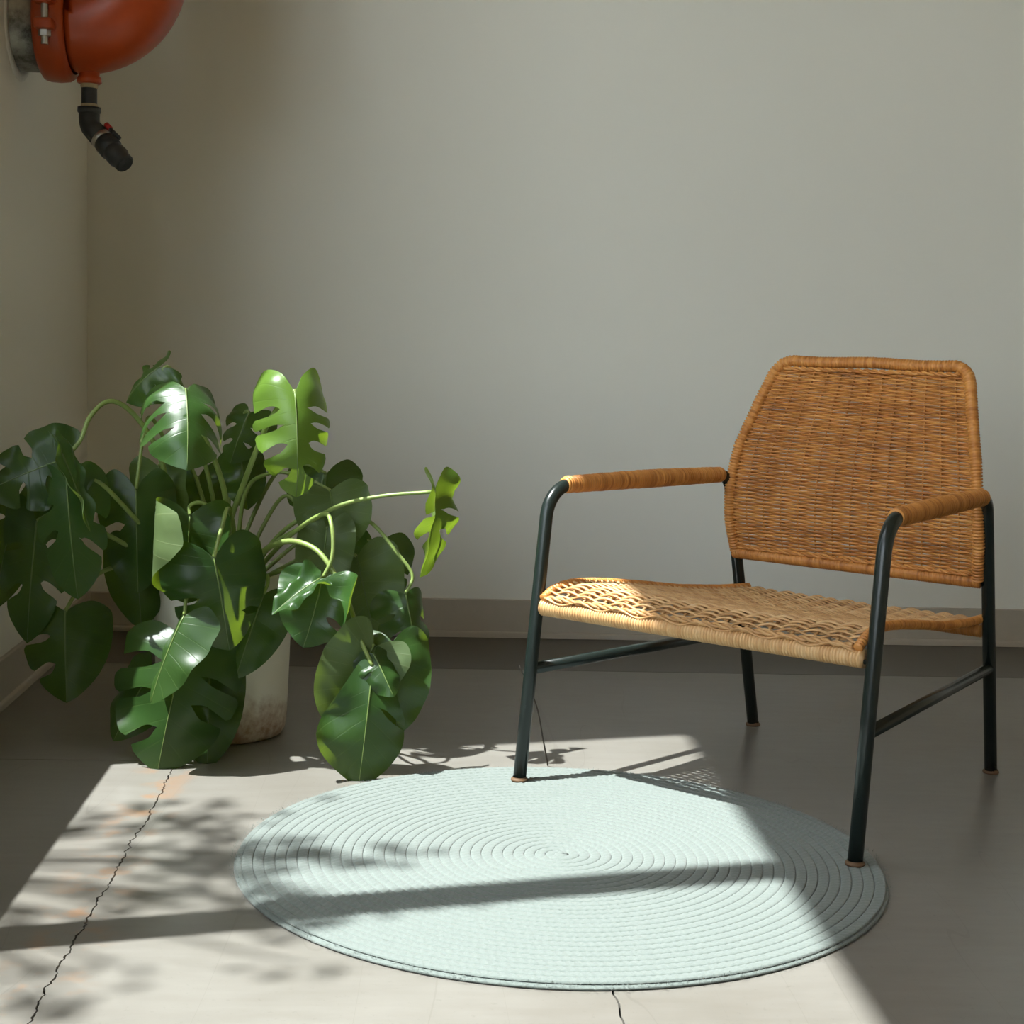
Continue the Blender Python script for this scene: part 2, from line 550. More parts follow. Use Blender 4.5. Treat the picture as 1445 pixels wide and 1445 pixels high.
# ================================================================== RUG
RUGC, RUGR, RUGH = Vector((.2344, 2.3657, 0)), .506, .010
rug = empty('round_rug', RUGC, 0, 'round pale mint green braided rug lying on the concrete floor', 'rug')
def braided_rug():
    pitch = .0166
    turns = RUGR / pitch
    r0 = .006
    # spiral sampled at even arc length
    pts = []; th = 0.0
    while True:
        r = r0 + pitch * th / (2 * math.pi)
        if r > RUGR - pitch * .5: break
        pts.append((r, th)); th += .0042 / max(r, .012)
    b = MB()
    n = 9
    verts = []; faces = []
    sarc = 0
    for i, (r, t) in enumerate(pts):
        if i: sarc += (t - pts[i - 1][1]) * r
        ph = sarc / .0125 * 2 * math.pi
        ct, st = math.cos(t), math.sin(t)
        fade = min(1.0, max(.02, (pts[-1][1] - t) / 2.2)) ** .6
        for j in range(n):
            a = math.pi * j / (n - 1)               # from inner foot over the crest to outer foot
            x = -math.cos(a); hgt = math.sin(a)
            # chevron strands of the braid, mirrored about the crest
            m = math.cos(ph + abs(x) * 3.4 + (math.pi if x > 0 else 0))
            k = 1 + .11 * m * (.35 + hgt * .65)
            rr = r + x * pitch * .5 * fade - pitch * .5 * (1 - fade)
            z = .0066 + (RUGH - .0066) * (hgt ** .5) * (1 + .32 * m * hgt) * fade
            verts.append((rr * ct, rr * st, z))
    m = len(pts)
    for i in range(m - 1):
        for j in range(n - 1):
            faces.append((i * n + j, i * n + j + 1, (i + 1) * n + j + 1, (i + 1) * n + j))
    b.add(verts, faces)
    # outer skirt down to the floor
    sk = []; N = 720
    for k in range(N):
        t = 2 * math.pi * k / N
        for z, dr in ((.0065, -.004), (.0042, 0), (.0004, -.0015)):
            # radius follows the last turn of the spiral
            rr = RUGR - pitch * ((pts[-1][1] - t) % (2 * math.pi)) / (2 * math.pi) + dr
            sk.append((rr * math.cos(t), rr * math.sin(t), z))
    fs = []
    for k in range(N - 1):
        for q in range(2):
            fs.append((k * 3 + q, k * 3 + q + 1, (k + 1) * 3 + q + 1, (k + 1) * 3 + q))
    return b
o = braided_rug().build('braided_cord', MAT['rug'], rug)
# backing disc
b = MB(); b.lathe([(RUGR - .0100, .0002), (RUGR - .0070, .0022), (RUGR - .0085, .0050), (.001, .0050)], 180)
b.build('backing', MAT['rug'], rug)
b = MB(); b.lathe([(.014, .006), (.011, .0088), (.005, .0098), (.0004, .010)], 20)
b.build('centre_knot', MAT['rug'], rug)
# cotton fuzz standing off the edge and the surface
rg = random.Random(7)
b = MB()
for i in range(5200):
    if i < 3000:
        t = rg.uniform(0, 2 * math.pi); r = RUGR - rg.uniform(.001, .018); ln = rg.uniform(.003, .0075)
        d = Vector((math.cos(t) * rg.uniform(.1, .9) + rg.uniform(-.5, .5), math.sin(t) * rg.uniform(.1, .9) + rg.uniform(-.5, .5), rg.uniform(-.2, .7))).normalized()
    else:
        t = rg.uniform(0, 2 * math.pi); r = RUGR * math.sqrt(rg.random()) * .98; ln = rg.uniform(.002, .005)
        d = Vector((rg.uniform(-1, 1), rg.uniform(-1, 1), rg.uniform(.2, 1))).normalized()
    p = Vector((r * math.cos(t), r * math.sin(t), RUGH * .72))
    sd_ = d.cross(Vector((0, 0, 1))).normalized() * .00032
    mid = p + d * ln * .6; tip = p + d * ln + Vector((0, 0, -.0008))
    b.add([p - sd_, p + sd_, mid + sd_ * .7, mid - sd_ * .7, tip], [(0, 1, 2, 3), (3, 2, 4)])
tag(b.build('fuzz', MAT['rug'], rug), kind='stuff')

# ================================================================== ARMCHAIR
CH_O = Vector((.4431, 2.5475, 0))
ang = math.atan2(-.671, .741)
chair = empty('wicker_armchair', CH_O, ang, 'low armchair with woven cane seat and back on a black steel tube frame', 'armchair')
TR = .0120
for sx in (-1, 1):
    F = Vector((sx * .332, 0, .012)); Cn1 = Vector((sx * .3275, .056, .543))
    Cn2 = Vector((sx * .272, .584, .543)); B = Vector((sx * .262, .712, .004))
    path = fillet([F, Cn1, Cn2, B], [.062, .042], 10)
    # front leg with its bend, rear leg with its bend, wrapped arm between
    ia = 12; ib = len(path) - 12
    a0, a1 = path[11], path[12]
    d = (a1 - a0).normalized()
    fr = path[:12] + [a0 + d * .02]
    rr = [a1 - d * .02] + path[12:]
    def refine(P): return resample(P, .012)
    fl = MB(); fl.tube(path[:1] + [F.lerp(path[1], .5)] + path[1:12] + [a0 + d * .02], TR, 16)
    leg = fl.build('leg', MAT['lacquer'], chair)
    pad = MB(); pad.lathe([(0.001, -.0035), (.0150, -.0035), (.0158, -.001), (.0150, .0010), (.0125, .002), (.0125, .004)], 20, Matrix.Translation((F.x, F.y, F.z + .0015)))
    pad.build('foot_pad', MAT['foot_pad'], leg)
    rl = MB(); rl.tube([a1 - d * .02] + path[12:], TR, 16)
    leg2 = rl.build('leg', MAT['lacquer'], chair)
    pad = MB(); pad.lathe([(0.001, -.0035), (.0150, -.0035), (.0158, -.001), (.0150, .0010), (.0125, .002), (.0125, .004)], 20, Matrix.Translation((B.x, B.y, B.z - .0005)))
    pad.build('foot_pad', MAT['foot_pad'], leg2)
    # lower stretcher
    zs = .2125
    s0 = F.lerp(Cn1, (zs - .012) / .531); s1 = B.lerp(Cn2, (zs - .004) / .539)
    st = MB(); st.tube([s0, s0.lerp(s1, .5), s1], .0105, 14)
    st.build('stretcher', MAT['lacquer'], chair)
    # armrest: cane wound round the tube
    w0, w1 = a0 - d * .012, a1 + d * .004
    L = (w1 - w0).length
    npit = int(L / .0060)
    P = []; rad = []
    rg = random.Random(3 + sx)
    for i in range(npit):
        j = rg.uniform(-.0005, .0005)
        for q, rr_ in ((0.0, -.0036), (.22, -.0002), (.52, .0005), (.80, -.0004)):
            t = (i + q) / npit
            P.append(w0.lerp(w1, t) + Vector((0, 0, .0012 * math.sin(math.pi * t))))
            rad.append(.0153 + .0020 * math.sin(math.pi * t) + rr_ + j)
    P.append(w1); rad.append(.0140)
    ar = MB(); ar.tube(P, rad, 18)
    # strand-by-strand tone
    nn = 18
    for i in range(len(P)):
        random.seed(i // 4 * 13 + 5)
        vv = random.random()
        for k_ in range(nn): ar.rnd[i * nn + k_] = vv * .8
    arm = ar.build('armrest', MAT['cane'], chair)
    # collar where the winding starts
    for e, dd in ((w0, -1), (w1, 1)):
        cb = MB(); cb.tube([e, e + d * dd * .004], [.0150, .0135], 18)
        cb.build('end_band', MAT['cane'], arm)

def wound(P, r, pitch, amp, n=14, seed=1, lo=0.0, hi=1.0, ref=None):
    """rod wound closely with cane"""
    rg = random.Random(seed)
    Q = resample(P, pitch / 4)
    rad = []; tone = []
    for i in range(len(Q)):
        q = i % 4
        rad.append(r + (-amp * 2.7, amp * .1, amp * .5, amp * .0)[q] + rg.uniform(-.0002, .0002))
        if q == 0: tv = rg.uniform(lo, hi)
        tone.append(tv)
    m = MB(); m.tube(Q, rad, n, ref=ref)
    for i in range(len(Q)):
        for k_ in range(n): m.rnd[i * n + k_] = tone[i]
    return m

def strand(m, pts, ra, rb, nrm, n=6):
    m.tube(pts, 1.0, n, True, ref=nrm, flat=(ra, rb))

def rope(m, P, r, tw, off, rg):
    """two strands twisted about the path"""
    Q = resample(P, .0035)
    for s_ in (0, 1):
        pts = []
        prev = None; sarc = 0
        for i, p in enumerate(Q):
            t = (Q[min(i + 1, len(Q) - 1)] - Q[max(0, i - 1)]).normalized()
            a = Vector((0, -1, .1)); a = (a - t * a.dot(t)).normalized(); bb = t.cross(a)
            if i: sarc += (Q[i] - Q[i - 1]).length
            ph = sarc / tw * 2 * math.pi + s_ * math.pi
            pts.append(p + (a * math.cos(ph) + bb * math.sin(ph)) * off)
        m.cr = rg.random()
        m.tube(pts, r, 6)

# --- backrest
ZB0, ZB1 = .381, .776
def hwB(z): return interp(z, [.381, .45, .52, .60, .70, .776], [.258, .264, .262, .250, .222, .200])
def vB(z): return interp(z, [.37, .44, .52, .60, .70, .776], [.612, .598, .594, .604, .630, .652])
def SB(a, z, off=0.0):
    v = vB(z) - .016 * a * a * math.sin(math.pi * min(1, max(0, (z - .38) / .40)))
    return Vector((a * hwB(z) - .004, v + off, z))
rg = random.Random(11)
wv = MB()
NS = 14
zrow = []
z = ZB0 + .014; 
while z < ZB1 - .012:
    zrow.append(z); z += .0037
amax = .975
for i, z in enumerate(zrow):
    # rounded upper corners pull the row ends in
    lim = amax
    if z > ZB1 - .045:
        t = (z - (ZB1 - .045)) / .045
        lim = amax - .20 * (1 - math.sqrt(max(0, 1 - t * t)))
    wv.cr = rg.random()
    n = NS * 6
    pts = []
    jz = rg.uniform(-.0003, .0003)
    for q in range(n + 1):
        a = -lim + 2 * lim * q / n
        ph = math.pi * (a + 1) / 2 * NS + (math.pi if i % 2 else 0)
        o_ = -.0050 * math.cos(ph)
        p = SB(a, z + jz + .0003 * math.sin(a * 9 + i), o_)
        pts.append(p)
    strand(wv, pts, .0021, .0016, (0, 0, 1), 5)
back = wv.build('backrest', MAT['cane'], chair)
tag(back, 'golden brown woven cane backrest')
sk = MB()
for k_ in range(NS + 1):
    a = -1 + 2 * k_ / NS
    if abs(a) > .99: continue
    sk.cr = rg.random()
    zt = ZB1 - .012
    sk.tube([SB(a, ZB0 + (zt - ZB0) * q / 14) for q in range(15)], .0019, 6)
tag(sk.build('stakes', MAT['cane'], back), kind='stuff')
# border rod: wound rail all the way round
outl = [SB(-1, ZB0 + .004)] + [SB(-1, ZB0 + .02 + .3 * q / 12) for q in range(13)] + [SB(-1, ZB1 - .03)]
cl = [SB(-1, ZB1 - .030), SB(-.985, ZB1 - .016), SB(-.95, ZB1 - .006), SB(-.89, ZB1 - .001)]
tp = [SB(-.86 + 1.72 * q / 10, ZB1 + .0015 * math.cos(q - 5)) for q in range(11)]
path = outl[:-1] + cl + tp + [Vector((p.x * -1 - .008, p.y, p.z)) for p in cl[::-1]] + [Vector((p.x * -1 - .008, p.y, p.z)) for p in outl[:-1][::-1]]
wound(path, .0112, .0060, .0012, 14, 5, .1, .9, None).build('border', MAT['cane'], back)
wound([SB(-1.02, ZB0), SB(-.5, ZB0), SB(0, ZB0), SB(.5, ZB0), SB(1.02, ZB0)], .0118, .0050, .0010, 14, 6, 0, .6).build('bottom_rail', MAT['cane'], back)
rp = MB()
rope(rp, [SB(-.9 + 1.8 * q / 20, ZB1 - .0150, -.0045) for q in range(21)], .0026, .034, .0022, rg)
rope(rp, [SB(-.95 + 1.9 * q / 20, ZB0 + .0135, -.0045) for q in range(21)], .0026, .034, .0022, rg)
tag(rp.build('twisted_edging', MAT['cane'], back), kind='stuff')
for sx in (-1, 1):
    for z in (.425, .50):
        bo = MB(); p = Vector((sx * .262, vB(z) + .01, z))
        bo.tube([p - Vector((sx * .012, .004, 0)), p], .0042, 8)
        bo.build('bolt', MAT['lacquer'], back)

# --- seat
def hwS(v): return interp(v, [0, .05, .35, .64], [.308, .306, .282, .252])
ZV = ([.018, .036, .06, .09, .14, .2, .3, .42, .55, .645], [.341, .352, .360, .364, .362, .356, .342, .324, .311, .306])
def SS(a, v, off=0.0):
    z = interp(v, *ZV) - .016 * (1 - a * a) * math.sin(math.pi * min(1, max(0, v / .66)))
    return Vector((a * hwS(v), v, z + off))
wv = MB(); NT_ = 15
rg = random.Random(21)
v = .020; i = 0
while v < .640:
    wv.cr = rg.random()
    n = NT_ * 6; pts = []
    jv = rg.uniform(-.0006, .0006)
    for q in range(n + 1):
        a = -.985 + 1.97 * q / n
        ph = math.pi * (a + 1) / 2 * NT_ + (math.pi if i % 2 else 0)
        pts.append(SS(a, v + jv + .0008 * math.sin(a * 8 + i * .7), .0046 * math.cos(ph)))
    strand(wv, pts, .0022, .0037, (0, 0, 1))
    v += .0078; i += 1
seat = wv.build('seat', MAT['cane_pale'], chair)
tag(seat, 'pale woven cane seat')
sk = MB()
for k_ in range(NT_ + 1):
    a = -1 + 2 * k_ / NT_
    if abs(a) > .99: continue
    sk.cr = rg.random()
    sk.tube([SS(a, .02 + .62 * q / 24) for q in range(25)], .0026, 6)
tag(sk.build('stakes', MAT['cane_pale'], seat), kind='stuff')
for sx in (-1, 1):
    wound([SS(sx, .02 + .63 * q / 24) + Vector((0, 0, .001)) for q in range(25)], .0078, .0066, .0013, 12, 31 + sx, .1, .9).build('side_border', MAT['cane'], seat)
wound([(-.3145, .030, .327), (0, .030, .3265), (.3145, .030, .327)], .0152, .0056, .0012, 16, 41, .3, 1.0).build('front_rail', MAT['cane_pale'], seat)
wound([(-.252, .652, .283), (0, .652, .283), (.252, .652, .283)], .0125, .0056, .0011, 14, 42, .1, .8).build('rear_rail', MAT['cane'], seat)
rp = MB()
rope(rp, [SS(-.97 + 1.94 * q / 30, .022, .003) for q in range(31)], .0030, .040, .0024, rg)
tag(rp.build('twisted_edging', MAT['cane_pale'], seat), kind='stuff')
for sx in (-1, 1):
    bo = MB(); bo.tube([(sx * .31, .030, .322), (sx * .331, .034, .322)], .0042, 8)
    bo.build('bolt', MAT['lacquer'], seat)

# thin dry twig leaning against the front leg
b = MB()
tw = crom([(.2600, 2.905, .0015), (.2480, 2.888, .055), (.2300, 2.868, .13), (.1950, 2.835, .208)], 6)
b.tube(tw, [.0017 - .0007 * i / len(tw) for i in range(len(tw))], 6)
twig = b.build('twig', MAT['twig_dry'], None, off=tw[0]); twig.location = tw[0]
tag(twig, 'thin dry twig leaning against the front chair leg beside the rug', 'twig')

# ================================================================== POT
PC = Vector((-.381, 3.137, 0))
pot = empty('plant_pot', PC, 0, 'tall off-white ceramic pot with rusty stains round its foot', 'pot')
b = MB()
prof = [(.001, .0), (.110, .0), (.120, .003), (.1255, .012), (.1285, .03), (.1325, .15), (.1365, .30), (.1375, .3265), (.1365, .331), (.1330, .3325), (.1290, .331), (.1275, .326), (.1250, .29), (.1180, .05), (.001, .045)]
b.lathe(prof, 72)
b.build('pot_body', MAT['pot'], pot)
b = MB()
rg = random.Random(2)
n = 40; ringsv = [Vector((0, 0, .312))]
fs = []
for ri in range(1, 9):
    for k_ in range(n):
        t = 2 * math.pi * k_ / n; r = .1262 * ri / 8
        ringsv.append(Vector((r * math.cos(t), r * math.sin(t), .305 + rg.uniform(-.006, .008))))
for k_ in range(n): fs.append((0, 1 + k_, 1 + (k_ + 1) % n))
for ri in range(7):
    for k_ in range(n):
        a_, b_ = 1 + ri * n, 1 + (ri + 1) * n
        fs.append((a_ + k_, b_ + k_, b_ + (k_ + 1) % n, a_ + (k_ + 1) % n))
b.add(ringsv, fs)
so_ = b.build('soil', MAT['soil']); so_.location = PC
tag(so_, 'dark potting soil filling the off-white pot', 'soil', kind='stuff')

# ================================================================== PIPE
PY, PZ, PR = 3.505, 1.445, .103
pipe = empty('fire_sprinkler_pipe', (XL, PY, PZ), 0, 'thick orange pipe elbow with black drain valve coming out of the side wall', 'pipe')
po = Vector((XL, PY, PZ))
def put(m, name, mat, par=pipe, **kw): return m.build(name, mat, par, off=po, **kw)
AX = lambda x: axis(Vector((x, PY, PZ)), (1, 0, 0))
b = MB(); b.lathe([(PR + .001, -.03), (PR + .001, .004), (PR + .016, .004), (PR + .020, .001), (PR + .021, -.001)], 48, AX(XL))
put(b, 'wall_seal', MAT['white_sealant'])
b = MB(); b.lathe([(PR, -.15), (PR, .075), (PR - .01, .08)], 48, AX(XL))
put(b, 'pipe_stub', MAT['galv'])
# two-piece coupling
b = MB(); b.lathe([(PR - .001, .050), (PR + .008, .051), (PR + .016, .056), (PR + .019, .066), (PR + .020, .086), (PR + .018, .104), (PR + .012, .113), (PR + .002, .116)], 56, AX(XL))
cp = put(b, 'coupling', MAT['orange'])
for sy in (-1, 1):
    for zz in (.026, -.026):
        b = MB(); xx = XL + .084
        yc = PY + sy * (PR + .026)
        b.box(xx - .020, xx + .020, yc - .022, yc + .022, PZ + zz - .011, PZ + zz + .011, .006)
        put(b, 'bolt_pad', MAT['orange'], cp, angle=40)
    b = MB(); M = Matrix.Translation((xx, yc, PZ - .066))
    b.lathe([(.0005, 0), (.0075, 0), (.0075, .112), (.0005, .112)], 12, M)
    put(b, 'bolt', MAT['steel'], cp, angle=40)
    b = MB(); b.lathe([(.0005, 0), (.0130, 0), (.0130, .012), (.0005, .012)], 6, Matrix.Translation((xx, yc, PZ - .050)))
    put(b, 'nut', MAT['steel'], cp, smooth=False)
    b = MB(); b.lathe([(.0130, 0), (.0130, .006), (.009, .012), (.0005, .014)], 14, Matrix.Translation((xx, yc, PZ + .038)))
    put(b, 'bolt_head', MAT['steel'], cp, angle=40)
# elbow turning up
RC = .125; xs = XL + .115
P = [Vector((xs, PY, PZ)), Vector((xs + .012, PY, PZ))]
rad = [PR - .004, PR + .001]
for q in range(0, 19):
    t = math.pi / 2 * q / 18
    P.append(Vector((xs + .012 + RC * math.sin(t), PY, PZ + RC * (1 - math.cos(t))))); rad.append(PR + .001)
P += [P[-1] + Vector((0, 0, .02)), P[-1] + Vector((0, 0, .021))]; rad += [PR + .001, PR - .004]
b = MB(); b.tube(P, rad, 56, True, ref=(0, 1, 0))
put(b, 'elbow', MAT['orange'])
b = MB(); xv = P[-1].x; zv = P[-1].z
b.lathe([(PR - .001, -.028), (PR + .012, -.026), (PR + .019, -.015), (PR + .020, .02), (PR + .012, .036), (PR, .038)], 56, Matrix.Translation((xv, PY, zv)))
put(b, 'coupling', MAT['orange'])
b = MB(); b.lathe([(PR, 0), (PR, ZC - zv + .05)], 48, Matrix.Translation((xv, PY, zv)))
put(b, 'riser', MAT['orange'])
# drain outlet
xd = XL + .148
dz = PZ - PR
b = MB(); b.lathe([(.026, .03), (.0225, .006), (.0215, -.004), (.0255, -.008), (.0262, -.018), (.0225, -.021), (.012, -.021)], 28, Matrix.Translation((xd, PY, dz)))
put(b, 'outlet_boss', MAT['orange'])
b = MB(); b.lathe([(.0175, -.020), (.0185, -.026), (.0172, -.030)], 24, Matrix.Translation((xd, PY, dz)))
put(b, 'thread_tape', MAT['thread_tape'])
b = MB(); b.lathe([(.0165, -.020), (.0165, -.074)], 24, Matrix.Translation((xd, PY, dz)))
put(b, 'nipple', MAT['black_iron'])
b = MB(); b.lathe([(.0165, -.063), (.0178, -.066), (.0178, -.072)], 24, Matrix.Translation((xd, PY, dz)))
put(b, 'thread_tape', MAT['thread_tape'])
e0 = Vector((xd, PY, dz - .071))
dd = Vector((.60, -.42, -.58)).normalized()
ep = fillet([e0, e0 + Vector((0, 0, -.038)), e0 + Vector((0, 0, -.038)) + dd * .045], .028, 8)
b = MB(); b.tube(ep, [.0225] + [.0220] * (len(ep) - 2) + [.0235], 24)
b.lathe([(.0165, .001), (.0245, .001), (.0250, -.009), (.0225, -.012)], 24, Matrix.Translation(e0))
put(b, 'street_elbow', MAT['black_iron'])
v0 = ep[-1]
b = MB(); b.lathe([(.0220, -.004), (.0235, 0), (.0235, .010), (.0215, .013)], 24, axis(v0, dd))
put(b, 'chrome_ring', MAT['steel'])
b = MB(); b.lathe([(.017, .006), (.0235, .012), (.0255, .020), (.0255, .040), (.0225, .044), (.0235, .050), (.0240, .068), (.0210, .073), (.0208, .090), (.0170, .093), (.0005, .090)], 24, axis(v0, dd))
vb = put(b, 'valve_body', MAT['black_iron'], angle=45)
side = dd.cross(Vector((0, 1, 0))).normalized()
if side.z < 0: side = -side
hb = v0 + dd * .014 + side * .018
b = MB(); b.tube([hb, hb + side * .012], .0065, 10); b.tube([hb + side * .010 - dd * .016, hb + side * .011 + dd * .020], .0048, 8)
put(b, 'lever', MAT['black_iron'], vb)
b = MB(); b.tube([hb + side * .0105 - dd * .030, hb + side * .0105 - dd * .014], .0062, 10)
put(b, 'lever_grip', MAT['red_plastic'], vb)
b = MB()
cc = v0 + dd * .028 - side * .024
b.tube([cc + (dd * math.cos(t) + side.cross(dd) * math.sin(t)) * .009 for t in [2 * math.pi * q / 14 for q in range(14)]], .0016, 6, closed=True)
put(b, 'tag_ring', MAT['steel'], vb)

